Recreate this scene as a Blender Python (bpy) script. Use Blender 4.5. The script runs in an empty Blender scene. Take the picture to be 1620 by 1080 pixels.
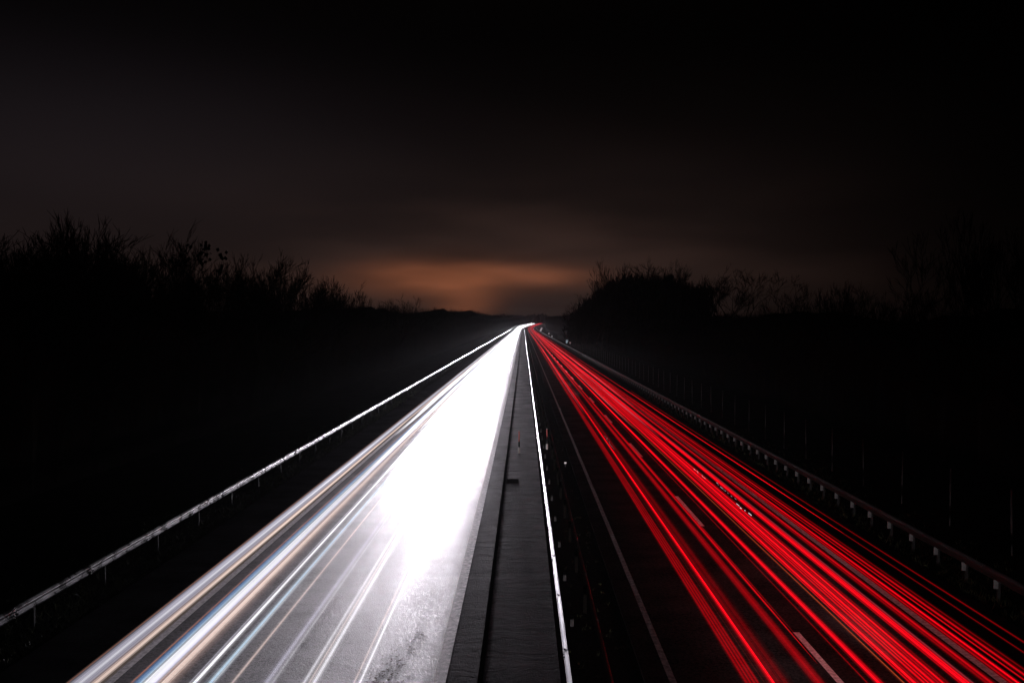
import bpy, bmesh, math, random
from mathutils import Vector, Matrix
R = math.radians
SC = bpy.context.scene
COL = SC.collection

# ------------------------------------------------------------------ camera
F = 1389.0                      # focal length in pixels of the 1620 px wide photograph
CAM_H = 8.1                     # eye height on the overpass
cam_data = bpy.data.cameras.new('camera')
cam_data.sensor_width = 36.0
cam_data.lens = 36.0 * F / 1620.0
cam_data.clip_end = 12000
cam = bpy.data.objects.new('camera', cam_data)
COL.objects.link(cam)
cam.location = (0, 0, CAM_H)
cam.rotation_euler = (R(90) - math.atan(30 / F), 0, math.atan(18 / F))
SC.camera = cam
SC.render.resolution_x, SC.render.resolution_y = 1024, 682
SC.view_settings.view_transform = 'Standard'
SC.view_settings.look = 'None'
SC.view_settings.gamma = 1
SC.view_settings.exposure = 0
SC.cycles.use_denoising = True
SC.cycles.transparent_max_bounces = 160
SC.cycles.max_bounces = 4
SC.cycles.diffuse_bounces = 1
SC.cycles.glossy_bounces = 2
SC.cycles.volume_bounces = 0
SC.cycles.sample_clamp_indirect = 4
SC.cycles.use_light_tree = True

# ------------------------------------------------------------------ night sky
world = bpy.data.worlds.new('World')
SC.world = world
world.use_nodes = True
nt = world.node_tree
for n in list(nt.nodes):
    nt.nodes.remove(n)

class NG:
    """tiny helper to write node maths"""
    def __init__(s, t): s.t = t
    def node(s, kind, **kw):
        n = s.t.nodes.new(kind)
        for k, v in kw.items(): setattr(n, k, v)
        return n
    def m(s, op, a, b=0.0, c=0.0, clamp=False):
        n = s.node('ShaderNodeMath', operation=op); n.use_clamp = clamp
        for i, v in enumerate((a, b, c)):
            if hasattr(v, 'is_linked'): s.t.links.new(v, n.inputs[i])
            else: n.inputs[i].default_value = v
        return n.outputs[0]
    def link(s, a, b): s.t.links.new(a, b)
    def gauss(s, x, c, w):
        d = s.m('DIVIDE', s.m('SUBTRACT', x, c), w)
        return s.m('EXPONENT', s.m('MULTIPLY', s.m('MULTIPLY', d, d), -1.0))
    def smooth(s, x, a, b, lo=0.0, hi=1.0):
        n = s.node('ShaderNodeMapRange', interpolation_type='SMOOTHSTEP')
        s.link(x, n.inputs[0])
        n.inputs[1].default_value, n.inputs[2].default_value = a, b
        n.inputs[3].default_value, n.inputs[4].default_value = lo, hi
        return n.outputs[0]
    def scale(s, col, f):
        n = s.node('ShaderNodeVectorMath', operation='SCALE')
        if hasattr(col, 'is_linked'): s.link(col, n.inputs[0])
        else: n.inputs[0].default_value = col
        if hasattr(f, 'is_linked'): s.link(f, n.inputs['Scale'])
        else: n.inputs['Scale'].default_value = f
        return n.outputs[0]
    def add(s, a, b):
        n = s.node('ShaderNodeVectorMath', operation='ADD')
        s.link(a, n.inputs[0]); s.link(b, n.inputs[1])
        return n.outputs[0]
    def noise(s, vec, scale, detail=3, rough=0.5, dim='3D'):
        n = s.node('ShaderNodeTexNoise', noise_dimensions=dim)
        if vec is not None: s.link(vec, n.inputs['Vector'])
        n.inputs['Scale'].default_value = scale
        n.inputs['Detail'].default_value = detail
        n.inputs['Roughness'].default_value = rough
        return n.outputs['Fac']
    def mix(s, f, a, b):
        n = s.node('ShaderNodeMix', data_type='RGBA')
        for i, v in ((0, f), (6, a), (7, b)):
            if hasattr(v, 'is_linked'): s.link(v, n.inputs[i])
            else: n.inputs[i].default_value = v
        return n.outputs[2]

g = NG(nt)
tc = g.node('ShaderNodeTexCoord')
sep = g.node('ShaderNodeSeparateXYZ')
g.link(tc.outputs['Generated'], sep.inputs[0])
U = g.m('ARCTAN2', sep.outputs[0], sep.outputs[1])     # azimuth from the road's axis
V = g.m('ARCSINE', sep.outputs[2])                     # elevation
comb = g.node('ShaderNodeCombineXYZ')
g.link(g.m('MULTIPLY', U, 3.2), comb.inputs[0])
g.link(g.m('MULTIPLY', V, 15.0), comb.inputs[1])
clouds = g.noise(comb.outputs[0], 1.0, 3.0, 0.45)
comb2 = g.node('ShaderNodeCombineXYZ')
g.link(g.m('MULTIPLY', U, 1.3), comb2.inputs[0])
g.link(g.m('MULTIPLY', V, 5.0), comb2.inputs[1])
comb2.inputs[2].default_value = 4.3
big = g.noise(comb2.outputs[0], 1.0, 2.0, 0.5)
side = g.smooth(U, 0.0, 0.56, 1.0, 0.07)              # the sky is darker to the right
up = g.smooth(V, 0.02, 0.32, 1.0, 0.06)
base = g.scale((0.0100, 0.0066, 0.0062), g.m('MULTIPLY', g.m('MULTIPLY', side, up), g.smooth(big, 0.3, 0.7, 0.75, 1.35)))
blue = g.scale((0.0040, 0.0034, 0.0046), g.m('MULTIPLY', g.gauss(U, -0.50, 0.34), g.gauss(V, 0.19, 0.10)))
streak = g.smooth(clouds, 0.38, 0.62, 0.40, 1.3)
gl = g.m('ADD', g.m('MULTIPLY', g.gauss(U, -0.085, 0.078), g.gauss(V, 0.051, 0.0165)),
         g.m('MULTIPLY', g.m('MULTIPLY', g.gauss(U, -0.060, 0.032), g.gauss(V, 0.026, 0.020)), 0.85))
gl = g.m('ADD', gl, g.m('MULTIPLY', g.m('MULTIPLY', g.gauss(U, 0.03, 0.05), g.gauss(V, 0.052, 0.012)), 0.25))
glow = g.scale((0.30, 0.088, 0.033), g.m('MULTIPLY', gl, streak))
halo = g.scale((0.024, 0.0125, 0.0095), g.m('MULTIPLY', g.m('MULTIPLY', g.gauss(U, -0.03, 0.28), g.gauss(V, 0.050, 0.072)), g.smooth(clouds, 0.36, 0.64, 0.45, 1.45)))
tot = g.add(g.add(base, blue), g.add(glow, halo))
sky = g.node('ShaderNodeTexSky', sky_type='NISHITA')
sky.sun_disc = False
sky.sun_elevation = R(-5); sky.sun_rotation = R(180)
tot = g.add(tot, g.scale(sky.outputs[0], 0.0015))
bg = g.node('ShaderNodeBackground')
g.link(tot, bg.inputs[0])
bg.inputs[1].default_value = 1.0
wo = g.node('ShaderNodeOutputWorld')
g.link(bg.outputs[0], wo.inputs[0])

# ------------------------------------------------------------------ the line of the road
def xo(y):
    return (y - 900) ** 2 / 16000.0 if y > 900 else 0.0
def zo(y):
    if y <= 700: return 0.0
    return (y - 700) ** 2 / 110000.0 if y < 1500 else 5.82 + (y - 1500) * 0.001
def P(x, y, z):
    return (x + xo(y), y, z + zo(y))
def wx(px, py, X):
    """distance along the road and height of a photo pixel lying on the vertical plane x = X"""
    Y = X * F / (px - 828.0)
    return Y, CAM_H + (510.0 - py) / F * Y
YS = [-60, -30, -10, 0, 10] + list(range(20, 700, 20)) + list(range(700, 1800, 25)) + [1900, 2200, 2400]

# ------------------------------------------------------------------ lamps of the passing traffic
def headlamp(x, y, z, power, toward, colour, size=R(110), latw=None):
    """dipped beam of a passing vehicle: wide, horizontal cut-off a little above its axis"""
    d = bpy.data.lights.new('dipped_beam', 'SPOT')
    d.energy = power; d.color = colour
    d.spot_size = size; d.spot_blend = 1.0; d.shadow_soft_size = 0.10
    o = bpy.data.objects.new('dipped_beam', d)
    COL.objects.link(o)
    p = P(x, y, z)
    o.location = p
    o.rotation_euler = (R(90), 0, R(180) if toward < 0 else 0)
    d.use_nodes = True
    t = d.node_tree; q = NG(t)
    em = [n for n in t.nodes if n.type == 'EMISSION'][0]
    tcn = q.node('ShaderNodeTexCoord'); s3 = q.node('ShaderNodeSeparateXYZ')
    q.link(tcn.outputs['Normal'], s3.inputs[0])
    # local y is up: beam fades out above the cut-off
    up_ = q.smooth(s3.outputs[1], CUT0, CUT1, 1.0, CUTLO)
    # little light goes steeply down in front of the car, most of it far ahead
    dn = q.m('ADD', q.m('MULTIPLY', s3.outputs[1], s3.outputs[1]), KDN)
    lat = q.m('ADD', q.m('MULTIPLY', q.gauss(s3.outputs[0], 0.0, latw or LATW), 1.0 - LATM), LATM)
    up_ = q.m('MULTIPLY', up_, q.smooth(s3.outputs[1], -0.40, -0.12, 0.02, 1.0))
    q.link(q.m('MULTIPLY', q.m('MULTIPLY', up_, lat), q.m('DIVIDE', KDN, dn)), em.inputs['Strength'])
    return o
CUT0, CUT1, CUTLO = 0.0, 0.022, 0.0
LATW, LATM = 0.19, 0.004
KDN = 0.006
HAZE_D = 0.00008
WHITE = (0.97, 0.90, 1.0)
y = 22.0
while y < 1500:
    step = 3.0 if y < 70 else (6.0 if y < 130 else (10.0 if y < 220 else (18.0 if y < 400 else 45.0)))
    k = step / 9.0 * min(1.3, 0.07 + max(0, y - 25) / 42)
    headlamp(-7.4, y, 0.75, 7800 * k, -1, WHITE)
    if y < 150: headlamp(-5.6, y + step * .3, 0.70, 2900 * k, -1, WHITE)  # extra row on the lane line, added to fill the gap between light pools
    headlamp(-4.1, y + step * 0.6, 0.65, 1200 * k, -1, WHITE)
    y += step
y = -44.0
while y < 900:
    step = 14.0 if y < 200 else 40.0
    if 15 < y < 96:
        y += step; continue
    headlamp(5.9, y, 0.65, 9000 * step / 14, 1, (1.0, 0.90, 0.93), latw=.13)
    headlamp(8.9, y + step * 0.5, 0.75, 9000 * step / 14, 1, (1.0, 0.90, 0.93), latw=.13)
    y += step

# ------------------------------------------------------------------ materials
def mat(name, colour, rough=0.6, metal=0.0, spec=0.5, var=0.0, vscale=4.0, bump=0.0, bscale=20.0, rvar=0.0):
    m = bpy.data.materials.new(name); m.use_nodes = True
    q = NG(m.node_tree); b = m.node_tree.nodes['Principled BSDF']
    b.inputs['Roughness'].default_value = rough
    b.inputs['Metallic'].default_value = metal
    b.inputs['Specular IOR Level'].default_value = spec
    c = (*colour, 1)
    tcn = q.node('ShaderNodeTexCoord')
    nz = q.noise(tcn.outputs['Object'], vscale, 4, 0.6)
    f = q.smooth(nz, 0.3, 0.7)
    q.link(q.mix(f, tuple(v * (1 - var) for v in colour) + (1,), tuple(min(1, v * (1 + var)) for v in colour) + (1,)), b.inputs['Base Color'])
    if rvar:
        q.link(q.m('ADD', q.m('MULTIPLY', f, rvar), rough - rvar / 2), b.inputs['Roughness'])
    if bump:
        nb = q.noise(tcn.outputs['Object'], bscale, 3, 0.6)
        bn = q.node('ShaderNodeBump'); bn.inputs['Strength'].default_value = bump; bn.inputs['Distance'].default_value = 0.02
        q.link(nb, bn.inputs['Height']); q.link(bn.outputs[0], b.inputs['Normal'])
    return m

def asphalt(name, base, rough, grain, wave, patch, sp=0.5, bd=0.02, edge=False):
    m = bpy.data.materials.new(name); m.use_nodes = True
    q = NG(m.node_tree); b = m.node_tree.nodes['Principled BSDF']
    geo = q.node('ShaderNodeNewGeometry')
    s3 = q.node('ShaderNodeSeparateXYZ'); q.link(geo.outputs['Position'], s3.inputs[0])
    fine = q.noise(geo.outputs['Position'], 11.0, 6, 0.9)
    vor = q.node('ShaderNodeTexVoronoi'); vor.inputs['Scale'].default_value = 30.0
    q.link(geo.outputs['Position'], vor.inputs['Vector'])
    # bands laid across the road by the paver: stretched along x
    cb = q.node('ShaderNodeCombineXYZ')
    q.link(q.m('MULTIPLY', s3.outputs[0], 0.35), cb.inputs[0]); q.link(q.m('ADD', q.m('MULTIPLY', s3.outputs[1], 1.5), q.m('MULTIPLY', q.noise(geo.outputs['Position'], 0.8, 3, 0.6), 1.6)), cb.inputs[1])
    bands = q.noise(cb.outputs[0], 1.0, 7, 0.72)
    # wheel tracks, patches: stretched along y
    cl = q.node('ShaderNodeCombineXYZ')
    q.link(q.m('MULTIPLY', s3.outputs[0], 1.1), cl.inputs[0]); q.link(q.m('MULTIPLY', s3.outputs[1], 0.05), cl.inputs[1])
    lanes = q.noise(cl.outputs[0], 1.0, 3, 0.5)
    pt = q.noise(geo.outputs['Position'], 0.45, 4, 0.6)
    k = q.m('ADD', q.m('MULTIPLY', q.smooth(fine, 0.38, 0.62), 1.1), q.m('MULTIPLY', q.smooth(pt, 0.35, 0.65), patch))
    k = q.m('ADD', k, q.m('MULTIPLY', q.smooth(bands, 0.38, 0.62), wave * 0.5))
    q.link(q.mix(q.m('DIVIDE', k, 1.1 + patch + wave * .5, clamp=True), tuple(v * 0.08 for v in base) + (1,), tuple(v * 2.6 for v in base) + (1,)), b.inputs['Base Color'])
    r = q.m('ADD', q.m('MULTIPLY', q.smooth(lanes, 0.3, 0.7), 0.07), q.m('MULTIPLY', q.smooth(fine, 0.35, 0.65), 0.26))
    q.link(q.m('ADD', r, rough - 0.12), b.inputs['Roughness'])
    q.link(q.m('MULTIPLY', q.smooth(fine, 0.36, 0.64, 0.15, 1.85), sp), b.inputs['Specular IOR Level'])
    if edge:   # polished wheel lane; sheen painted to fade towards the edge line, softening the glare
        e = q.smooth(q.m('ADD', s3.outputs[0], q.m('MULTIPLY', pt, 0.35)), -3.05, -1.95, 1.0, 0.05)
        q.link(q.m('MULTIPLY', q.m('MULTIPLY', q.smooth(fine, 0.36, 0.64, 0.15, 1.85), sp), e), b.inputs['Specular IOR Level'])
    h = q.m('ADD', q.m('MULTIPLY', fine, 0.5), q.m('MULTIPLY', vor.outputs['Distance'], 0.35))
    h = q.m('ADD', h, q.m('MULTIPLY', bands, wave))
    bn = q.node('ShaderNodeBump'); bn.inputs['Strength'].default_value = grain; bn.inputs['Distance'].default_value = bd
    q.link(h, bn.inputs['Height']); q.link(bn.outputs[0], b.inputs['Normal'])
    return m

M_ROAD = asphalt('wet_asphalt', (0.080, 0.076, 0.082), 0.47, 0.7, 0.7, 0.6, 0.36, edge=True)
M_ROADR = asphalt('unlit_asphalt', (0.022, 0.0205, 0.021), 0.75, 0.5, 0.4, 0.4, 0.0)  # darkened asphalt without sheen: the unlit carriageway is put into the colour
M_PAVE = asphalt('coarse_asphalt', (0.060, 0.052, 0.061), 0.75, 1.0, 2.8, 1.6, 0.004, 0.07)
M_PAVED = asphalt('rough_dark_asphalt', (0.070, 0.060, 0.071), 0.8, 1.0, 3.6, 1.8, 0.003, 0.09)
M_SHOULD = asphalt('shoulder_asphalt', (0.012, 0.0112, 0.0126), 0.7, 0.6, 0.8, 0.9, 0.0)
M_PAINT = mat('road_paint', (0.78, 0.74, 0.76), 0.7, spec=.1, var=0.30, vscale=9.0, bump=0.35, bscale=40)
M_PAINTW = mat('worn_road_paint', (0.50, 0.44, 0.46), 0.7, spec=.25, var=0.5, vscale=7.0, bump=0.5, bscale=40)
M_SOIL = mat('dark_soil_and_grass', (0.006, 0.007, 0.0045), 0.95, spec=0.0, var=0.6, vscale=0.8, bump=0.8, bscale=7)
M_GRAVEL = mat('median_gravel', (0.020, 0.018, 0.017), 0.95, spec=0.0, var=0.6, vscale=12, bump=1.0, bscale=24)
M_PAINTR = mat('dimmed_road_paint', (0.13, 0.10, 0.10), 0.8, spec=.05, var=0.5, vscale=7.0, bump=0.5, bscale=40)  # same line paint, its weaker light put into the colour
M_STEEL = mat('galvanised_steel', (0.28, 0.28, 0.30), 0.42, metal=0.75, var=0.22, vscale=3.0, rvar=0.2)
M_STEELD = mat('shaded_galvanised_steel', (0.035, 0.032, 0.034), 0.55, metal=0.5, var=0.35, vscale=4.0, rvar=0.2)  # dark copy of the rail steel, shade put into the colour
M_POST = mat('post_steel', (0.09, 0.09, 0.09), 0.7, metal=0.0, spec=.1, var=0.3, vscale=8.0)
M_POSTD = mat('shaded_post_steel', (0.016, 0.016, 0.016), 0.8, spec=.05, var=0.3, vscale=8.0)  # dark copy of the post steel, shade put into the colour
M_STEELL = mat('dimmed_galvanised_steel', (0.055, 0.055, 0.062), 0.33, metal=0.85, var=0.45, vscale=2.0, rvar=0.25)  # dimmed copy of the rail steel, colour lowered against the strong lamps
M_FENCE = mat('fence_post_steel', (0.06, 0.06, 0.06), 0.7, spec=.15, var=.4, vscale=3.0)
M_WIRE = mat('darkened_wire', (0.008, 0.007, 0.006), 0.9, spec=0.0)  # near-black so wires and rear median posts sink into painted darkness
M_BOLT = mat('bolt_steel', (0.03, 0.03, 0.03), 0.6, metal=0.3)
M_BARK = mat('bark', (0.020, 0.016, 0.013), 0.95, spec=0.0, var=0.4, vscale=3)
M_TWIG = mat('twigs', (0.007, 0.006, 0.005), 0.95, spec=0.0, var=0.3, vscale=2)
M_LEAFD = mat('withered_leaves', (0.030, 0.022, 0.014), 0.9, spec=0.1, var=0.5, vscale=9)
M_GRASS = mat('grass_blades', (0.032, 0.038, 0.016), 0.8, spec=0.2, var=0.6, vscale=1.3)
M_WHITEP = mat('white_plastic', (0.75, 0.74, 0.72), 0.45, var=0.12, vscale=9)
M_REDP = mat('red_reflector', (0.60, 0.05, 0.03), 0.4, var=0.2, vscale=20)
M_DARKP = mat('dark_plastic', (0.03, 0.03, 0.03), 0.6, var=0.2)
M_CYAN = mat('cyan_sign_face', (0.16, 0.62, 0.78), 0.4, var=0.08, vscale=3)
M_SIGNW = mat('white_sign_face', (0.85, 0.85, 0.85), 0.4, var=0.06, vscale=3)
M_CONC = mat('concrete', (0.22, 0.21, 0.20), 0.85, var=0.3, vscale=5, bump=0.3)

# ------------------------------------------------------------------ mesh helpers
class MB:
    def __init__(s): s.v = []; s.f = []
    def quad(s, a, b, c, d):
        i = len(s.v); s.v += [a, b, c, d]; s.f.append((i, i + 1, i + 2, i + 3))
    def box(s, x0, x1, y0, y1, z0, z1):
        i = len(s.v)
        s.v += [(x0, y0, z0), (x1, y0, z0), (x1, y1, z0), (x0, y1, z0), (x0, y0, z1), (x1, y0, z1), (x1, y1, z1), (x0, y1, z1)]
        s.f += [(i, i + 3, i + 2, i + 1), (i + 4, i + 5, i + 6, i + 7), (i, i + 1, i + 5, i + 4), (i + 1, i + 2, i + 6, i + 5), (i + 2, i + 3, i + 7, i + 6), (i + 3, i, i + 4, i + 7)]
    def rings(s, pts, rads, n=6, cap=True, squash=1.0, ph=0.0):
        """tube through pts with a radius at each"""
        base = len(s.v)
        m = len(pts)
        for k in range(m):
            a = Vector(pts[max(0, k - 1)]); b = Vector(pts[min(m - 1, k + 1)])
            d = (b - a)
            d = d.normalized() if d.length > 1e-9 else Vector((0, 0, 1))
            ref = Vector((0, 0, 1)) if abs(d.z) < 0.9 else Vector((1, 0, 0))
            u = d.cross(ref).normalized(); w = u.cross(d)
            c = Vector(pts[k]); r = rads[k] if hasattr(rads, '__len__') else rads
            for j in range(n):
                t = ph + 2 * math.pi * j / n
                s.v.append(tuple(c + u * (math.cos(t) * r) + w * (math.sin(t) * r * squash)))
        for k in range(m - 1):
            for j in range(n):
                a0 = base + k * n + j; a1 = base + k * n + (j + 1) % n
                s.f.append((a0, a1, a1 + n, a0 + n))
        if cap:
            s.f.append(tuple(base + j for j in range(n))[::-1]); s.f.append(tuple(base + (m - 1) * n + j for j in range(n)))
    def build(s, name, m, parent=None, smooth=False):
        me = bpy.data.meshes.new(name)
        me.from_pydata(s.v, [], s.f); me.update()
        if smooth:
            for p in me.polygons: p.use_smooth = True
        for mm in (m if isinstance(m, (list, tuple)) else [m]): me.materials.append(mm)
        o = bpy.data.objects.new(name, me); COL.objects.link(o)
        if parent: o.parent = parent
        return o
def tag(o, label=None, cat=None, group=None, kind=None):
    if label: o['label'] = label
    if cat: o['category'] = cat
    if group: o['group'] = group
    if kind: o['kind'] = kind
    return o
def empty(name, loc, label, cat, group=None):
    o = bpy.data.objects.new(name, None); COL.objects.link(o); o.location = loc
    o.empty_display_size = 0.3
    return tag(o, label, cat, group)
def strip(name, x0, x1, z, m, ys=YS, thick=0.0, nx=1):
    b = MB()
    row = []
    for y_ in ys:
        r = []
        for i in range(nx + 1):
            b.v.append(P(x0 + (x1 - x0) * i / nx, y_, z)); r.append(len(b.v) - 1)
        row.append(r)
    for a, c in zip(row, row[1:]):
        for i in range(nx):
            b.f.append((a[i], a[i + 1], c[i + 1], c[i]))
    if thick:
        for side_ in (0, nx):
            n0 = len(b.v)
            for y_ in ys: 
                b.v.append(P(x0 if side_ == 0 else x1, y_, z)); b.v.append(P(x0 if side_ == 0 else x1, y_, z - thick))
            for i in range(len(ys) - 1):
                k = n0 + 2 * i
                b.f.append((k, k + 1, k + 3, k + 2))
    return b.build(name, m)

# ------------------------------------------------------------------ the setting
b = MB()
gx = [-1400, -400, -120, -60, -40, -30, -22, -17, -14, -12.8, -0.9, 3.0, 13.6, 15, 18, 24, 32, 45, 70, 150, 500, 1400]
rnd = random.Random(5)
rows = []
for y_ in [-400] + YS:
    r = []
    for x_ in gx:
        z_ = -0.12
        if x_ < -13.5: z_ -= min(1.2, (-13.5 - x_) * 0.09)
        if x_ > 14.5: z_ += min(0.3, (x_ - 14.5) * 0.03)
        if abs(x_) > 14 and abs(x_) < 100: z_ += rnd.uniform(-0.06, 0.06)
        b.v.append(P(x_, y_, z_)); r.append(len(b.v) - 1)
    rows.append(r)
for a, c in zip(rows, rows[1:]):
    for i in range(len(gx) - 1): b.f.append((a[i], a[i + 1], c[i + 1], c[i]))
tag(b.build('ground', M_SOIL), kind='structure')
tag(strip('road_left', -9.45, -1.76, 0.0, M_ROAD, thick=0.12, nx=4), kind='structure')
tag(strip('inner_shoulder_left', -1.758, -1.04, 0.0, M_PAVE, thick=0.12), kind='structure')
tag(strip('shoulder_left', -12.1, -9.452, 0.0, M_SHOULD, thick=0.12), kind='structure')
tag(strip('median_pavement', -0.92, 0.85, -0.03, M_PAVED, thick=0.09, nx=2), kind='structure')
tag(strip('median_gravel', 0.852, 2.75, -0.07, M_GRAVEL), kind='structure')
tag(strip('road_right', 2.752, 10.98, 0.0, M_ROADR, thick=0.12, nx=4), kind='structure')
tag(strip('shoulder_right', 10.982, 13.2, 0.0, M_SHOULD, thick=0.12), kind='structure')
tag(strip('gutter', -1.038, -0.922, -0.055, M_SHOULD), kind='structure')
tag(strip('edge_marking_inner_left', -2.03, -1.75, 0.005, M_PAINTW), kind='structure')
tag(strip('edge_marking_outer_left', -9.42, -9.22, 0.005, M_PAINT), kind='structure')
tag(strip('edge_marking_inner_right', 3.30, 3.46, 0.005, M_PAINTR), kind='structure')
tag(strip('edge_marking_outer_right', 10.72, 10.92, 0.005, M_PAINT), kind='structure')
# broken lane lines: 6 m painted, 12 m gap
for nm, cx, ph in (('lane_marking_left', -5.55, 4.0), ('lane_marking_right', 7.14, -1.1)):
    b = MB()
    y_ = ph
    while y_ < 1500:
        # starts measured on the photograph: a dash ends at Y = 22.9, the next at 40.9 ...
        a, c = y_ , y_ + 6.0
        b.quad(P(cx - .08, a, .005), P(cx + .08, a, .005), P(cx + .08, c, .005), P(cx - .08, c, .005))
        y_ += 18.0
    b2 = b
    tag(b.build(nm, M_PAINT if 'right' in nm else M_ROAD), kind='structure')

# ------------------------------------------------------------------ trees
def grow(rng, stems, levels, spread, upright, split, wid, leafy=0):
    """bare tree of unit height: (trunk MB, crown MB)"""
    T, C = MB(), MB()
    tips = []
    def branch(p, d, L, r, lev):
        n = 3 if lev < 2 else 2
        pts = [p]; cur = Vector(p); dd = d.copy()
        for i in range(n):
            dd = (dd + Vector((rng.gauss(0, .10), rng.gauss(0, .10), upright * 0.12))).normalized()
            cur = cur + dd * (L / n); pts.append(cur.copy())
        rr = [r * (1 - 0.45 * i / n) for i in range(n + 1)]
        tgt = T if lev < 2 else C
        tgt.rings(pts, rr, 5 if lev < 2 else 3, cap=False)
        if lev >= levels:
            tips.append(pts[-1]); return
        k = split + (1 if rng.random() < 0.5 else 0)
        for i in range(k):
            t = rng.uniform(0.35, 1.0) if i else 1.0
            idx = min(n - 1, int(t * n)); fr = t * n - idx
            q = pts[idx].lerp(pts[idx + 1], min(1, fr)) if idx < n else pts[-1]
            ax = Vector((rng.gauss(0, 1), rng.gauss(0, 1), rng.gauss(0, .35))).normalized()
            nd = (dd + ax * spread * rng.uniform(.6, 1.3) + Vector((0, 0, upright * .35))).normalized()
            branch(q, nd, L * rng.uniform(.58, .82), max(r * .57, 0.0012), lev + 1)
    for s_ in range(stems):
        a = rng.uniform(0, 6.28)
        o0 = Vector((math.cos(a), math.sin(a), 0)) * (0.05 * (stems > 1) * rng.uniform(.3, 2.5))
        d = Vector((math.cos(a) * .16, math.sin(a) * .16, 1)).normalized() if stems > 1 else Vector((rng.gauss(0, .03), rng.gauss(0, .03), 1)).normalized()
        branch(o0, d, rng.uniform(.28, .36), 0.016 if stems == 1 else 0.010, 0)
    if leafy:
        for p in tips:
            if rng.random() < leafy:
                for _ in range(4):
                    c = p + Vector((rng.gauss(0, .012), rng.gauss(0, .012), rng.gauss(0, .012)))
                    u = Vector((rng.gauss(0, 1), rng.gauss(0, 1), rng.gauss(0, 1))).normalized() * .014
                    w = u.cross(Vector((rng.gauss(0, 1), rng.gauss(0, 1), rng.gauss(0, 1)))).normalized() * .012
                    C.quad(tuple(c - u), tuple(c + w), tuple(c + u), tuple(c - w))
    zs_ = sorted(v[2] for v in C.v); zmax = zs_[int(len(zs_) * .996)]
    for B_ in (T, C):
        B_.v = [(v[0] / zmax * wid, v[1] / zmax * wid, v[2] / zmax) for v in B_.v]
    return T, C
protos = {}
def proto(kind):
    if kind in protos: return protos[kind]
    rng = random.Random(hash(kind) if False else sum(ord(c) * (i + 3) for i, c in enumerate(kind)))
    par = {'upright0': (3, 7, .42, .34, 2, .70), 'upright1': (3, 7, .38, .40, 2, .65), 'upright2': (2, 7, .50, .30, 2, .80),
           'broad0': (2, 7, .60, .24, 2, 1.0), 'broad1': (2, 7, .66, .20, 2, 1.1), 'broad2': (3, 7, .54, .26, 2, .95),
           'thin0': (1, 6, .48, .35, 2, .7), 'thin1': (1, 6, .56, .3, 2, .8),
           'leafy0': (1, 5, .60, .35, 2, .9)}[kind]
    T, C = grow(rng, *par, leafy=.8 if kind.startswith('leafy') else 0)
    a = T.build('trunk', M_BARK); c = C.build('crown', M_TWIG)
    ma, mc = a.data, c.data
    bpy.data.objects.remove(a); bpy.data.objects.remove(c)
    protos[kind] = (ma, mc)
    return protos[kind]
trng = random.Random(11)
def tree(px, py, X, kind, label, group, widen=1.0, Yfix=None):
    if Yfix is None: Y, H = wx(px, py, X)
    else:
        Y = Yfix; X = (px - 828) / F * Y; H = CAM_H + (510 - py) / F * Y
    gz = -1.2 if X < 0 else 0.15
    loc = P(X, Y, gz)
    ma, mc = proto(kind)
    r = empty('bare_tree', loc, label, 'tree', group)
    h = H - gz - zo(Y)
    r.scale = (h * widen, h * widen, h)
    r.rotation_euler = (0, 0, trng.uniform(0, 6.28))
    for nm, me in (('trunk', ma), ('crown', mc)):
        o = bpy.data.objects.new(nm, me); COL.objects.link(o); o.parent = r
    return r
GL, GR, GM = 'bare trees along the left side of the motorway', 'bare trees along the right side of the motorway', 'bare trees of the tall clump right of the vanishing point'
KD = {'upright': 'brushy many-stemmed bare tree', 'broad': 'broad round-crowned bare tree', 'thin': 'slender sparse bare tree', 'leafy': 'tree still holding clumps of withered leaves'}
left = [(-12, 345, 'upright0'), (14, 340, 'broad2'), (42, 343, 'upright1'), (72, 350, 'upright2'), (98, 362, 'broad0'), (128, 370, 'upright1'),
        (158, 371, 'upright0'), (184, 378, 'broad2'), (208, 384, 'thin0'), (234, 402, 'thin1'), (262, 424, 'upright2'), (286, 408, 'thin1'),
        (320, 378, 'leafy0'), (350, 418, 'upright2'), (376, 399, 'upright0'), (398, 408, 'broad2'), (424, 424, 'upright1'), (452, 424, 'upright2'),
        (482, 420, 'upright0'), (506, 441, 'upright1'), (528, 458, 'upright2'), (566, 464, 'upright1'), (588, 470, 'broad0'), (606, 472, 'upright0'),
        (634, 477, 'upright2'), (660, 484, 'broad2'), (688, 487, 'upright1')]
ords = ['first', 'second', 'third', 'fourth', 'fifth', 'sixth', 'seventh', 'eighth', 'ninth', 'tenth', 'eleventh', 'twelfth', 'thirteenth', 'fourteenth',
        'fifteenth', 'sixteenth', 'seventeenth', 'eighteenth', 'nineteenth', 'twentieth', 'twenty-first', 'twenty-second', 'twenty-third', 'twenty-fourth',
        'twenty-fifth', 'twenty-sixth', 'twenty-seventh', 'twenty-eighth']
for i, (px, py, kd) in enumerate(left):
    X = -28 - (i * 7 % 5) * 1.4
    d = KD[kd.rstrip('012')]
    lab = f'{d} on the dark left skyline, {ords[i]} from the left edge'
    if kd == 'leafy0': lab = 'tall tree still holding clumps of withered leaves, standing above the left skyline'
    tree(px, py, X, kd, lab, GL, 1.0 if kd[0] in 'tl' else 1.3)
for i, (px, py, kd) in enumerate(left[1:]):
    pp = left[i]; X = -33 - (i * 5 % 4) * 1.5
    kd2 = ['upright1', 'broad2', 'upright2', 'broad0', 'upright0'][i % 5]
    tree((px + pp[0]) / 2 + 3, max(py, pp[1]) + 14 + (i * 7 % 3) * 5, X, kd2, f'lower {KD[kd2.rstrip("012")]} in the left back row, {ords[i]} from the left', GL, 1.3)
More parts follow.
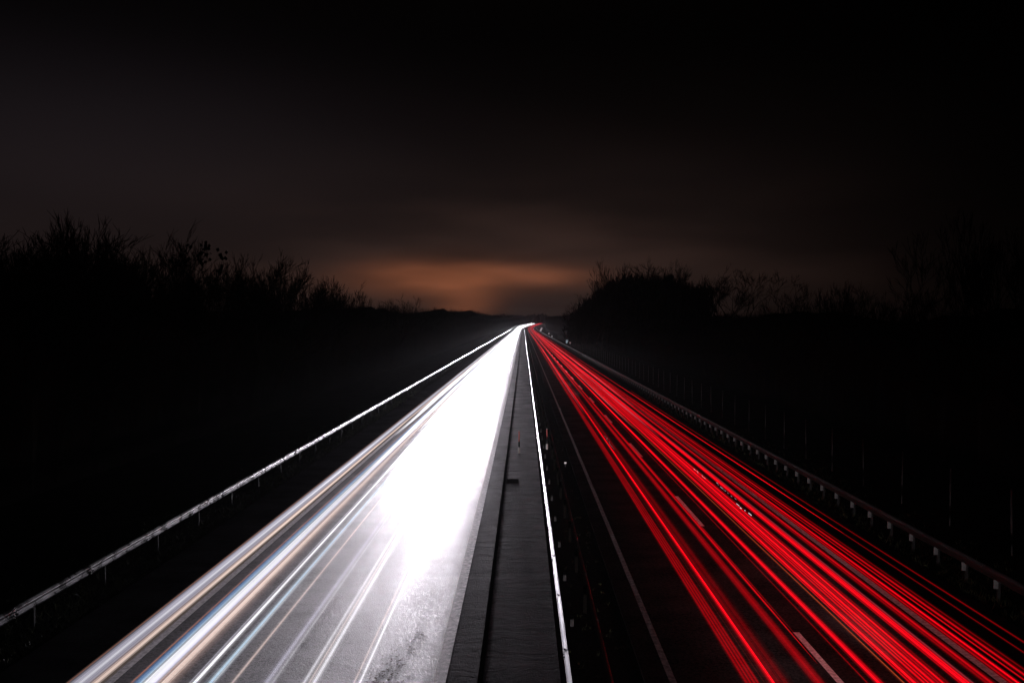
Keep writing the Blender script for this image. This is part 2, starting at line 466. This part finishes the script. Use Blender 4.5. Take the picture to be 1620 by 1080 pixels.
right = [(1606, 352, 36, 'broad0'), (1572, 350, 33, 'upright0'), (1536, 346, 37, 'upright1'), (1502, 372, 34, 'upright2'), (1455, 440, 36, 'upright2'), (1420, 462, 34, 'broad2'),
         (1386, 456, 36, 'broad2'), (1352, 448, 33, 'upright1'), (1322, 452, 37, 'upright0'), (1290, 442, 35, 'broad0'), (1266, 458, 34, 'thin1'), (1232, 470, 36, 'thin0'), (1206, 484, 34, 'upright2')]
for i, (px, py, X, kd) in enumerate(right):
    tree(px, py, X, kd, f'{KD[kd.rstrip("012")]} on the dark right skyline, {ords[i]} from the right edge', GR)
mid = [(918, 486, 'upright0'), (934, 466, 'broad2'), (952, 447, 'upright0'), (972, 430, 'upright1'), (992, 419, 'broad0'), (1012, 420, 'upright0'), (1036, 424, 'broad2'),
       (1058, 418, 'upright2'), (1084, 438, 'broad0'), (1108, 440, 'upright0'), (1134, 446, 'broad2'), (1163, 432, 'broad1')]
for i, (px, py, kd) in enumerate(mid):
    lab = f'{KD[kd.rstrip("012")]} in the tall clump, {ords[i]} from its left end'
    if i == len(mid) - 1: lab = 'round-crowned bare tree at the right-hand end of the tall clump'
    tree(px, py - 6, 0, kd, lab, GM, 1.15, Yfix=235 + (i * 13 % 4) * 9)

# dense thicket that closes the wood below the skyline: solid core with a fringe of twigs
def thicket(name, side_, x_in, depth, hfun, y0, y1, step, seed, label):
    rng = random.Random(seed)
    b = MB(); rows_ = []
    prof = [(0.0, 0.0), (0.02, .55), (.12, .86), (.35, 1.0), (.7, .97), (.95, .7), (1.0, 0.0)]
    y_ = y0
    ylist = []
    while y_ < y1:
        ylist.append(y_); y_ += step * (1 + max(0, y_) / 120)
    for y_ in ylist:
        r = []
        h = hfun(y_)
        for (a, t) in prof:
            jx = rng.uniform(-.6, .6) if 0 < t else 0; jz = rng.uniform(-.8, .5) * (t > .5)
            b.v.append(P(side_ * (x_in + depth * a) + jx, y_, -1.3 + (h + 1.3) * t + jz)); r.append(len(b.v) - 1)
        rows_.append(r)
    for a, c in zip(rows_, rows_[1:]):
        for i in range(len(prof) - 1): b.f.append((a[i], a[i + 1], c[i + 1], c[i]))
    b.f.append(tuple(rows_[0])); b.f.append(tuple(rows_[-1][::-1]))
    # twigs
    for y_ in ylist:
        if y_ < 8: continue
        h = hfun(y_); sp = step * (1 + y_ / 120)
        for _ in range(46):
            a = rng.uniform(0, .6); x_ = side_ * (x_in + depth * a); z_ = h * rng.uniform(.72, .98) - .3
            yy = y_ + rng.uniform(0, sp); L = rng.uniform(.6, 2.9) * (1 if y_ < 500 else .8); w = 0.009 + yy / 16000
            for k in range(3):
                dx, dy = rng.gauss(0, .28), rng.gauss(0, .28)
                p0 = P(x_, yy, z_); p1 = (p0[0] + dx * L, p0[1] + dy * L, p0[2] + L * rng.uniform(.7, 1))
                b.f.append((len(b.v), len(b.v) + 1, len(b.v) + 2))
                b.v += [(p0[0] - w, p0[1], p0[2]), (p0[0] + w, p0[1], p0[2]), p1]
    return tag(b.build(name, M_TWIG), label, 'undergrowth', kind='stuff')
def hl(y_):
    return 9.4 + .5 * math.sin(y_ * .11) + .5 * math.sin(y_ * .037 + 1) + min(5.0, max(0, y_ - 140) / 75)
def hr(y_):
    return 8.6 + .35 * math.sin(y_ * .13) + .3 * math.sin(y_ * .05 + 2) + min(4.5, max(0, y_ - 260) / 60)
thicket('thicket', -1, 26, 16, hl, -20, 1750, 1.6, 3, 'dense dark thicket below the trees along the left side')
thicket('thicket', 1, 25, 22, hr, -20, 1750, 1.6, 4, 'dense dark thicket below the trees along the right side')
# clump core
b = MB(); rng = random.Random(9)
for (px, py, kd) in mid[:-2]:
    Y = 262; X = (px - 828) / F * Y; H = CAM_H + (510 - py) / F * Y
    for k in range(750):
        t = rng.random(); z_ = H * (.12 + .70 * t); rr_ = 4.5 * math.sin(min(1, .25 + t * .75) * 2.6)
        c = Vector((X + rng.gauss(0, .45) * rr_, Y + rng.gauss(0, .5) * 4, z_))
        d = Vector((rng.gauss(0, .4), rng.gauss(0, .4), 1)).normalized() * rng.uniform(1.2, 3.0)
        b.f.append((len(b.v), len(b.v) + 1, len(b.v) + 2)); b.v += [tuple(c - Vector((.30, 0, 0))), tuple(c + Vector((.30, 0, 0))), tuple(c + d)]
tag(b.build('thicket', M_TWIG), 'dark brush filling the tall clump right of the vanishing point', 'undergrowth', kind='stuff')
# far woodland closing the view beyond the bend
b = MB(); rng = random.Random(21)
Yw = 1700
for i in range(220):
    x_ = -320 + i * 3.6
    if -320 <= x_ <= 470:
        H = 17 + 2.5 * math.sin(i * .31) + rng.uniform(-1.5, 1.5)
        for k in range(10):
            xx = x_ + rng.gauss(0, 2); h_ = H * rng.uniform(.75, 1.05)
            b.f.append((len(b.v), len(b.v) + 1, len(b.v) + 2, len(b.v) + 3))
            b.v += [P(xx - 1.6, Yw + rng.uniform(0, 30), -1), P(xx + 1.6, Yw + rng.uniform(0, 30), -1), P(xx + .5, Yw + 10, h_), P(xx - .3, Yw + 8, h_ * .96)]
tag(b.build('far_woodland', M_TWIG), 'far dark wood closing the view beyond the bend', 'woodland', kind='stuff')

# ------------------------------------------------------------------ grass on the verges
b = MB(); rng = random.Random(77)
for _ in range(9000):
    y_ = 16 + 90 * rng.random() ** 1.8
    if rng.random() < .55: x_ = -12.3 - abs(rng.gauss(0, 1.6)); z_ = -.12 - max(0, -13.5 - x_) * .09
    elif rng.random() < .7: x_ = 13.35 + abs(rng.gauss(0, 2.0)); z_ = -.12
    elif rng.random() < .25: x_ = rng.uniform(1.0, 2.6); z_ = -.07
    else: continue
    L = rng.uniform(.06, .26) * (0.45 if 0 < x_ < 3 else 1); a = rng.uniform(0, 6.28); w = rng.uniform(.006, .014)
    for k in range(3):
        dx, dy = rng.gauss(0, .5) * L, rng.gauss(0, .5) * L
        xx, yy = x_ + rng.gauss(0, .04), y_ + rng.gauss(0, .04)
        b.f.append((len(b.v), len(b.v) + 1, len(b.v) + 2))
        b.v += [(xx - w * math.cos(a), yy - w * math.sin(a), z_), (xx + w * math.cos(a), yy + w * math.sin(a), z_), (xx + dx, yy + dy, z_ + L)]
tag(b.build('grass', M_GRASS), 'sparse dark grass on the verges and the median', 'grass', kind='stuff')
b = MB()
for _ in range(420):
    y_ = 19 + 8 * rng.random() ** 1.9
    t = (y_ - 19)
    if y_ > 23 and rng.random() < .6: continue
    x_ = -3.35 + min(.75, t * .16) + rng.gauss(0, .09 + .22 / (1 + t * .55))
    if rng.random() > 1.2 / (1 + .22 * t): continue
    s_ = rng.uniform(.016, .042); a = rng.uniform(0, 6.28)
    u = (math.cos(a) * s_, math.sin(a) * s_ * 1.5)
    b.quad((x_ - u[0], y_ - u[1], .004), (x_ + u[1] * .6, y_ - u[0] * .6, .006), (x_ + u[0], y_ + u[1], .004), (x_ - u[1] * .6, y_ + u[0] * .6, .008))
tag(b.build('leaf_litter', M_LEAFD), 'scatter of small dark leaves lying on the wet near lane', 'leaf litter', kind='stuff')

# ------------------------------------------------------------------ guardrails
def w_profile(face):
    """W-beam section, x outward (face = +1 faces +x), z across"""
    pr = [(0.00, .155), (.030, .145), (.075, .100), (.080, .080), (.035, .025), (.030, 0.0), (.035, -.025), (.080, -.080), (.075, -.100), (.030, -.145), (.00, -.155)]
    return [(face * a, z_) for a, z_ in pr]
def guardrail(label, X, zc, face, gap, first, nparts, m_rail, m_post, plate, plate_side, joint0):
    root = empty('guardrail', (X, 0, 0), label, 'guardrail')
    pr = w_profile(face); npf = len(pr)
    b = MB(); bolts = MB(); nb_ = 0
    y_ = joint0 - 28.0
    while y_ < 1500:
        L = 4.0 if y_ < 260 else 20.0
        # each section laps 6 cm over the next one
        o_ = face * .007
        ys_ = [y_ - .03, y_ + L / 2, y_ + L + .25]
        offs = [o_, o_ * .5, 0.0]
        base = len(b.v)
        for yy, of in zip(ys_, offs):
            for th in (0, 1):
                for (a, z_) in pr:
                    q = P(a + of - face * .004 * th, yy, zc + z_)
                    b.v.append(q)
        for k in range(2):
            for i in range(npf - 1):
                a0 = base + k * 2 * npf + i
                b.f.append((a0, a0 + 1, a0 + 1 + 2 * npf, a0 + 2 * npf))
                c0 = a0 + npf
                b.f.append((c0 + 1, c0, c0 + 2 * npf, c0 + 1 + 2 * npf))
            for e in (0, npf - 1):
                a0 = base + k * 2 * npf + e
                b.f.append((a0, a0 + npf, a0 + 3 * npf, a0 + 2 * npf))
        for i in range(npf - 1):
            a0 = base + i
            b.f.append((a0, a0 + npf, a0 + npf + 1, a0 + 1))
        if y_ < 140:
            for (dy_, zz, aa) in ((.05, .055, .060), (.22, .055, .060), (.05, -.055, .060), (.22, -.055, .060), (.05, .12, .055), (.05, -.12, .055)):
                p0 = Vector(P(face * (aa - .006), y_ + dy_, zc + zz)); p1 = p0 + Vector((face * .030, 0, .012))
                bolts.rings([tuple(p0), tuple(p1)], .020, 6)
        y_ += L
    nf, nv = len(b.f), len(b.v)
    b.v += bolts.v; b.f += [tuple(i + nv for i in f_) for f_ in bolts.f]
    rail = b.build('rail', [m_rail, M_BOLT], root)
    for p in rail.data.polygons[nf:] if False else [rail.data.polygons[i] for i in range(nf, len(b.f))]: p.material_index = 1
    # posts
    pm = MB()
    w, dpt = .055, .05
    back = -face * .045
    pm.box(back - .05, back + .05, -w / 2 - .02, -w / 2 - .014, -1.0 + .0, zc + .10)
    pm.box(back - .05, back - .044, -w / 2 - .014, w / 2, -1.0, zc + .10)
    pm.box(back + .044, back + .05, -w / 2 - .014, w / 2, -1.0, zc + .10)
    pmesh = None
    plm = None
    if plate:
        q = MB(); pw = .07 if X > 5 else .045
        q.box(plate_side - pw, plate_side + pw, -.075, -.058, zc - .36, zc - .10)
        q.box(plate_side - pw * .5, plate_side + pw * .5, -.0575, -.048, zc - .30, zc - .17)
    yy = first; n = 0; rest = MB()
    while yy < 1400:
        if n < nparts:
            if pmesh is None:
                o = pm.build('post', m_post, root); pmesh = o.data
            else:
                o = bpy.data.objects.new('post', pmesh); COL.objects.link(o); o.parent = root
            o.location = (xo(yy), yy, zo(yy))
            if plate:
                if plm is None: c = q.build('bracket_plate', M_POST, o); plm = c.data
                else:
                    c = bpy.data.objects.new('bracket_plate', plm); COL.objects.link(c); c.parent = o
        else:
            ox, oz = xo(yy), zo(yy)
            rest.box(back - .05 + ox, back + .05 + ox, yy - .03, yy + .03, oz - .5, oz + zc + .1)
            if plate: rest.box(plate_side - .09 + ox, plate_side + .09 + ox, yy - .075, yy - .06, oz + zc - .36, oz + zc - .10)
        n += 1; yy += gap
    if rest.v: tag(rest.build('distant_posts', m_post, root), kind='stuff')
    return root
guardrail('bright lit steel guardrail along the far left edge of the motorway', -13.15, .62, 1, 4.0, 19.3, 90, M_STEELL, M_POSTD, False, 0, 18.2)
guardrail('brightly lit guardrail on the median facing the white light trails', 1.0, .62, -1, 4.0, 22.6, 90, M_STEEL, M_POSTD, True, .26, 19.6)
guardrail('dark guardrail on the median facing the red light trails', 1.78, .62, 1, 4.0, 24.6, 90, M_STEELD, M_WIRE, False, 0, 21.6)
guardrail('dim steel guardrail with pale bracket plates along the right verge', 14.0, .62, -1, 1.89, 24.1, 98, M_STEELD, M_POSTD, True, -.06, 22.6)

# ------------------------------------------------------------------ game fence on the right
root = empty('wildlife_fence', (17.0, 0, 0), 'tall thin wire game fence with steel posts behind the right guardrail', 'fence')
q = MB(); q.rings([(0, 0, -.2), (0, 0, 2.25)], .028, 8); q.rings([(0, 0, 2.25), (0, 0, 2.30)], [.036, .02], 8)
pmesh = None; yy = 17.27; n = 0
while n < 95:
    if pmesh is None: o = q.build('post', M_FENCE, root); pmesh = o.data
    else: o = bpy.data.objects.new('post', pmesh); COL.objects.link(o); o.parent = root
    o.location = (0, yy, 0); o.rotation_euler = (R(trng.uniform(-1, 1)), R(trng.uniform(-1.2, 1.2)), 0)
    yy += 4.45; n += 1
q = MB()
for z_ in (.15, .35, .55, .8, 1.1, 1.45, 1.8, 2.15):
    q.rings([(0.03, 12, z_), (0.03, 430, z_)], .0025, 3, cap=False)
for k in range(120):
    q.rings([(0.033, 14 + k * 1.1, .1), (0.033, 14 + k * .5, 2.15)], .002, 3, cap=False)
q.build('wire_mesh', M_WIRE, root)

# ------------------------------------------------------------------ small roadside things
def delineator(X, Y, z0, h, label, face):
    r = empty('delineator_post', (X, Y, z0), label, 'delineator', None)
    q = MB()
    prof = [(-.06, 0), (-.03, -.05), (.03, -.05), (.06, 0), (.03, .03), (-.03, .03)]
    def prism(M_, a, c, s0=1, s1=1):
        i = len(M_.v)
        M_.v += [(x_ * s0, y_ * s0, a) for x_, y_ in prof] + [(x_ * s1, y_ * s1, c) for x_, y_ in prof]
        for k in range(6): M_.f.append((i + k, i + (k + 1) % 6, i + 6 + (k + 1) % 6, i + 6 + k))
        M_.f.append(tuple(range(i, i + 6))[::-1]); M_.f.append(tuple(range(i + 6, i + 12)))
    prism(q, 0, h * .26); q.build('base', M_WHITEP, r)
    q = MB(); prism(q, h * .262, h * .50, 1.03, 1.03); q.build('collar', M_DARKP, r)
    q = MB(); prism(q, h * .502, h * .95, .6, .6); q.build('reflector_strip', M_REDP, r)
    q = MB(); prism(q, h * .952, h, .7, .3); q.build('cap', M_WHITEP, r)
    return r
delineator(-.27, 54.5, -.03, 1.45, 'red and white delineator post standing on the median pavement left of the lit guardrail', -1)
delineator(1.52, 56.5, -.07, 1.35, 'orange-red delineator post standing between the two median guardrails', -1)

# drain
r = empty('drain_cover', (-.55, 45.0, -.029), 'dark square drain beside the gutter in the median pavement', 'drain')
q = MB(); q.box(-.30, .30, -.55, -.50, 0, .006); q.box(-.30, .30, .50, .55, 0, .006); q.box(-.30, -.26, -.5, .5, 0, .006); q.box(.26, .30, -.5, .5, 0, .006)
q.build('frame', M_SOIL, r)
q = MB()
for k in range(9): q.box(-.26, .26, -.47 + k * .11, -.43 + k * .11, .001, .010)
q.build('grate', M_SOIL, r)

r = empty('reflector_stub', (2.38, 49.6, -.07), 'tiny bright reflector stub standing in the dark median gravel', 'reflector')
q = MB(); q.rings([(0, 0, 0), (0, 0, .22)], .03, 8); q.build('stem', M_DARKP, r)
q = MB(); q.box(-.06, .06, -.035, -.02, .18, .28); q.build('lens', M_SIGNW, r)

def sign(X, Y, z, w, h, label, mface, tilt=0, text=None, pole=True, name='road_sign'):
    r = empty(name, (X + xo(Y), Y, zo(Y)), label, 'road sign')
    q = MB(); q.rings([(0, .06, 0), (0, .06, z + h * .4)], .04, 8); q.build('pole', M_POST, r)
    q = MB(); q.box(-w / 2, w / 2, -.02, .02, -h / 2, h / 2)
    p = q.build('panel', mface, r); p.location = (0, 0, z); p.rotation_euler = (0, R(tilt), 0)
    q = MB()
    t = .06
    for a in ((-w / 2, w / 2, h / 2 - t, h / 2), (-w / 2, w / 2, -h / 2, -h / 2 + t), (-w / 2, -w / 2 + t, -h / 2 + t, h / 2 - t), (w / 2 - t, w / 2, -h / 2 + t, h / 2 - t)):
        q.box(a[0], a[1], -.026, -.0205, a[2], a[3])
    q.build('border', M_SIGNW, p)
    if text:
        cu = bpy.data.curves.new('lettering', 'FONT'); cu.body = text; cu.size = h * .95; cu.align_x = 'CENTER'; cu.align_y = 'CENTER'; cu.extrude = .003
        tmp = bpy.data.objects.new('lettering', cu); COL.objects.link(tmp)
        me = bpy.data.meshes.new_from_object(tmp.evaluated_get(bpy.context.evaluated_depsgraph_get()))
        bpy.data.objects.remove(tmp)
        me.materials.clear(); me.materials.append(M_SIGNW)
        o = bpy.data.objects.new('lettering', me); COL.objects.link(o); o.parent = p
        o.location = (0, -.025, 0); o.rotation_euler = (R(90), 0, 0)
    return r
sign(14.9, 300, 1.6, .75, 1.15, 'small bright blue-white marker sign standing behind the right guardrail', M_CYAN, text='8')
sign(16.0, 300, 1.8, .42, 1.9, 'narrow pale pinkish post sign beside the blue marker sign', mat('faded_pink_face', (.55, .38, .36), .5, var=.4, vscale=2.5))
sign(15.0, 740, 2.3, 1.3, 3.0, 'tilted bright white panel standing on the right verge far ahead', M_SIGNW, tilt=24)
sign(14.8, 510, 1.7, .7, .5, 'tiny whitish sign on a thin pole on the right verge in the distance', M_SIGNW)
sign(14.8, 455, .9, .35, .8, 'tiny pale marker low behind the right guardrail in the distance', M_SIGNW)

# ------------------------------------------------------------------ light trails of the passing traffic
glow_mats = {}
def glow(colour, strength):
    key = (tuple(colour), round(strength, 4))
    if key in glow_mats: return glow_mats[key]
    m = bpy.data.materials.new('glowing_light'); m.use_nodes = True
    t = m.node_tree
    for n in list(t.nodes): t.nodes.remove(n)
    q = NG(t)
    em = q.node('ShaderNodeEmission'); em.inputs[0].default_value = (*colour, 1)
    # lamps flicker a little as the vehicle rocks along
    geo = q.node('ShaderNodeNewGeometry'); mp = q.node('ShaderNodeMapping'); mp.inputs['Scale'].default_value = (3.0, .035, 3.0)
    q.link(geo.outputs['Position'], mp.inputs[0])
    q.link(q.m('MULTIPLY', q.smooth(q.noise(mp.outputs[0], 1.0, 3, .6), .25, .75, .62, 1.38), strength), em.inputs[1])
    tr = q.node('ShaderNodeBsdfTransparent'); ad = q.node('ShaderNodeAddShader')
    q.link(em.outputs[0], ad.inputs[0]); q.link(tr.outputs[0], ad.inputs[1])
    out = q.node('ShaderNodeOutputMaterial'); q.link(ad.outputs[0], out.inputs[0])
    m.cycles.emission_sampling = 'AUTO' if colour[1] < .2 and strength > .15 else 'NONE'
    glow_mats[key] = m
    return m
TY = [-8, 8, 16, 20, 25, 31, 38, 46, 56, 68, 82, 100, 122, 150, 185, 225, 275, 335, 410, 500, 600, 700, 800, 900, 980, 1060, 1140, 1220, 1300, 1380, 1450, 1500]
trail_rng = random.Random(42)
def trail(label, group, X, z, strands, y0=-8, y1=1500, drift=.12, cat='light trail'):
    """strands: (dx, dz, radius, colour, strength). Thin glowing tubes at lamp height following the lane."""
    r = empty('light_trail', (X, y0, z), label, cat, group)
    ph, fr = trail_rng.uniform(0, 6.28), trail_rng.uniform(.004, .009)
    ph2 = trail_rng.uniform(0, 6.28)
    tap = y0 + max(9.0, y0 * .35) if y0 > 15 else None      # lamps come up gradually where a trail begins
    ys_ = sorted(set([y0] + [t for t in TY if y0 < t < y1] + [y1] + ([y0 + (tap - y0) * i / 4 for i in range(1, 5)] if tap else [])))
    for (dx, dz, rad, colr, st) in strands:
        b = MB()
        for (k, f) in ((2.4, .10), (1.25, .30), (.6, .60)):
            pts = []
            for yy in ys_:
                fade = max(0, min(1, (yy - 40) / 160))
                wv = drift * fade * (math.sin(yy * fr + ph) + .35 * math.sin(yy * fr * 3.1 + ph2))
                bz = .02 * fade * math.sin(yy * .05 + ph2)
                x_, y_, z_ = P(dx + wv, yy, dz + bz)
                pts.append((x_, y_ - y0, z_))
            b.rings(pts, [rad * k * (.82 if colr[1] < .2 else 1) * (min(1, .04 + (yy - y0) / (tap - y0)) if tap else 1) for yy in ys_], 8, cap=False)
        n = len(b.f); mats = [glow(colr, st * .10 / 2), glow(colr, st * .32 / 2), glow(colr, st * .58 / 2)]
        o = b.build('strand', mats, r)
        for i, p in enumerate(o.data.polygons): p.material_index = min(2, i * 3 // n)
    return r
def XB(px, z, py=1080):
    """lateral position of a trail crossing the photo's row py at column px when it runs at height z"""
    return (px - 828.0) / (py - 510.0) * (CAM_H - z)
LAV = (.78, .74, .92); PEACH = (1.0, .77, .68); WH = (.96, .95, 1.0); BLU = (.20, .42, .85); ICE = (.62, .82, 1.0); ORG = (1.0, .33, .10); BRN = (.5, .3, .25)
GW = 'white headlight trails over the left carriageway'
def bundle(cx, z, items):
    x0 = XB(cx, z)
    return x0, [(XB(px, z) - x0, dz, rad, c, s) for (px, dz, rad, c, s) in items]
x0, s = bundle(130, .95, [(106, 0, .012, ORG, .2), (113, 0, .035, LAV, .20), (119, 0, .045, LAV, .42), (126, 0, .03, WH, .60), (131, 0, .05, LAV, .35), (138, 0, .035, LAV, .28), (145, 0, .02, BRN, .3), (151, 0, .045, PEACH, .75)])
trail('wide grey-lavender band of headlight trails farthest left, peach along its right edge', GW, x0, .95, s, drift=.05)
x0, s = bundle(235, .9, [(207, 0, .012, ORG, .3), (216, 0, .045, BLU, .35), (221, 0, .025, ICE, .35), (229, 0, .03, WH, .65), (236, 0, .055, WH, .70), (243, 0, .05, LAV, .65), (251, 0, .012, ORG, .2), (256, 0, .02, PEACH, .4), (261, 0, .05, PEACH, .55), (268, 0, .03, BRN, .3), (276, 0, .05, BRN, .12)])
trail('broad white band of headlight trails with a blue left edge, second from the left', GW, x0, .9, s, drift=.05)
trail('thin crisp white headlight trail just right of the broad blue-edged band', GW, XB(307, .7), .7, [(0, 0, .032, WH, .9), (-.10, 0, .010, LAV, .3)])
trail('pale ice-blue headlight trail in the slow lane of the left carriageway', GW, XB(332, .7), .7, [(0, 0, .040, ICE, .55), (.07, 0, .02, WH, .2)])
trail('faint single peach headlight trail over the lit grey lane', GW, XB(367, .65), .65, [(0, 0, .025, PEACH, .38)])
trail('wide faint double white headlight trail near the lane line of the left carriageway', GW, XB(426, .65), .65, [(-.06, 0, .05, LAV, .30), (.06, 0, .03, WH, .25)])
trail('double white headlight trail with a brownish core in the fast lane', GW, XB(489, .65), .65, [(-.11, 0, .035, WH, .35), (0, 0, .02, PEACH, .22), (.10, 0, .045, WH, .5)])
trail('bright white headlight trail nearest to the median, with a faint peach left fringe', GW, XB(569, .65), .65, [(0, 0, .028, WH, .8), (-.12, 0, .02, PEACH, .25)])
far_white = [(-8.6, .75, 70), (-8.1, 1.0, 55), (-7.7, .7, 46), (-7.2, .65, 60), (-6.7, .8, 42), (-6.2, .65, 48), (-5.8, .7, 75), (-4.9, .65, 50), (-4.4, .65, 44), (-4.0, .65, 62), (-3.4, .65, 40), (-3.0, .65, 56), (-2.7, .65, 80)]
wds = ['far left', 'left', 'left-centre', 'centre-left', 'central', 'centre-right', 'middle', 'right of the middle', 'fast-lane left', 'fast-lane centre', 'fast-lane right', 'second nearest the median', 'nearest the median']
for i, (X, z, ys0) in enumerate(far_white):
    trail('glaring white headlight trail merged in the overexposed distance of the left carriageway', GW, X, z, [(0, 0, .07, WH, 1.1), (.10, .02, .05, WH, .8)], y0=ys0, drift=.18)
# red
RD = (1.0, .002, .010); RDK = (.75, .0, .006); PK = (1.0, .10, .14); AMB = (1.0, .16, .04); OLV = (.22, .02, .01)
GRR = 'red tail-light trails over the right carriageway'
def red(cx, z, items, label, **k):
    x0, s = bundle(cx, z, items)
    trail(label, GRR, x0, z, s, **k)
red(1192, .85, [(1182, 0, .035, RDK, .35), (1188, 0, .02, RD, .4), (1194, 0, .03, RDK, .45), (1200, 0, .025, RD, .3), (1210, 0, .012, OLV, .25)], 'dim red band of tail-light trails, the leftmost one on the right carriageway')
red(1225, .85, [(1225, 0, .018, RD, 1.5), (1222, 0, .045, RD, .35), (1232, 0, .06, RDK, .14)], 'thin bright red tail-light trail beside the leftmost dim red band')
red(1244, 1.0, [(1244, 0, .07, RDK, .12)], 'very faint dark red tail-light trail left of the broad dim one')
red(1297, .85, [(1291, 0, .04, RDK, .22), (1297, 0, .05, RD, .35), (1303, 0, .03, RDK, .2)], 'broad dim red tail-light trail running left of the dashed lane line')
red(1320, .9, [(1320, 0, .035, RD, .6), (1326, 0, .02, RDK, .3)], 'red tail-light trail grazing the dashed lane line', y0=18.5)
red(1373, .9, [(1373, 0, .014, RDK, .25)], 'faint narrow red trail just right of the dashed lane line')
red(1393, .8, [(1391, 0, .036, RD, 1.3), (1396, 0, .03, RD, .3)], 'single bright red tail-light trail right of the dashed lane line')
red(1430, .9, [(1431, 0, .011, AMB, .3), (1428, 0, .015, OLV, .15)], 'thin amber-orange light trail among the red ones', drift=.05)
red(1458, .85, [(1441, 0, .014, RD, .5), (1448, 0, .030, RD, 1.1), (1455, 0, .02, RDK, .3), (1463, 0, .026, RD, .7), (1470, 0, .014, RD, .9)], 'dense band of red tail-light strands right of the amber trail')
red(1484, .85, [(1478, 0, .034, RD, 1.1), (1486, 0, .018, RD, .45), (1493, 0, .026, RD, 1.0), (1501, 0, .02, RDK, .2)], 'bright band of red tail-light strands in the middle of the slow lane')
red(1530, .85, [(1520, 0, .02, RDK, .4), (1527, 0, .036, RD, 1.3), (1534, 0, .03, RD, .8), (1540, 0, .018, PK, .22)], 'thick bright red trail left of the solid outer edge line')
red(1570, .9, [(1562, 0, .03, RDK, .3), (1570, 0, .03, RD, .7)], 'soft red trail hugging the left side of the outer edge line')
red(1612, .9, [(1602, 0, .03, RDK, .5), (1612, 0, .022, RD, .9)], 'red trail along the right side of the outer edge line')
red(1640, 1.0, [(1628, 0, .014, RD, .5), (1640, 0, .022, RD, .7), (1652, 0, .02, RDK, .2)], 'pair of red trails over the hard shoulder right of the edge line')
red(1694, 1.1, [(1694, 0, .018, RD, .9)], 'thin lone red trail far right over the hard shoulder', y0=29, drift=.04)
red(1694, 1.1, [(1694, 0, .014, RDK, .22)], 'faint lower continuation of the lone red trail at far right', y0=8, y1=33, drift=.04)
red(1722, 1.1, [(1722, 0, .016, RDK, .30)], 'faintest and outermost dark red trail, nearest the right guardrail', y0=8, y1=90, drift=.04)
# broken white glints between the red trails
for X, z, ys0, wd in ((4.9, .8, 70, 'leftmost'), (6.3, .9, 95, 'second'), (7.6, .85, 60, 'third'), (8.6, .9, 55, 'fourth'), (9.4, .9, 75, 'rightmost')):
    trail(f'hot pinkish-red trail glowing in the far stretch of the right carriageway, {wd} of five', GRR, X, z, [(0, 0, .05, PK, .5), (.12, 0, .03, RD, .9)], y0=ys0, drift=.16)
def glint(px, py, px2, py2, z, label, rad, s_):
    Y0 = (CAM_H - z) * F / (py2 - 510); Y1 = (CAM_H - z) * F / (py - 510); X = XB(px, z, py)
    r = empty('glint_trail', (X, Y0, z), label, 'light trail', 'broken white glints between the red trails')
    rng = random.Random(int(px)); b = MB(); y_ = 0
    while y_ < Y1 - Y0:
        L = rng.uniform(.05, .5); o_ = rng.gauss(0, .035)
        b.rings([(o_, y_, 0), (o_, y_ + L, 0)], rad * rng.uniform(.4, 1.1), 5); y_ += L + rng.uniform(.05, .5)
    b.build('strand', glow(WH, s_), r)
glint(1132, 763, 1163, 790, .85, 'broken speckled white glint between two red bands, the upper one', .014, .16)
glint(1167, 797, 1190, 815, .85, 'short bright white glint between two red bands, the lowest one', .016, .3)
glint(1096, 740, 1120, 757, .85, 'faint speckled white glint between red bands, the farthest one', .009, .2)
glint(957, 690, 978, 710, .8, 'thin bluish-white dotted glint left of the dashed lane line', .009, .2)

# ------------------------------------------------------------------ misty night air
b = MB(); b.box(-1450, 1450, -450, 2450, -3.0, 44.0)
m = bpy.data.materials.new('night_mist'); m.use_nodes = True
t = m.node_tree
for n in list(t.nodes): t.nodes.remove(n)
q = NG(t)
pv = q.node('ShaderNodeVolumePrincipled'); pv.inputs['Color'].default_value = (.9, .9, .95, 1); pv.inputs['Density'].default_value = HAZE_D; pv.inputs['Anisotropy'].default_value = .72
out = q.node('ShaderNodeOutputMaterial'); q.link(pv.outputs[0], out.inputs['Volume'])
tag(b.build('haze', m), 'thin night mist lit by the headlights', 'haze', kind='stuff')
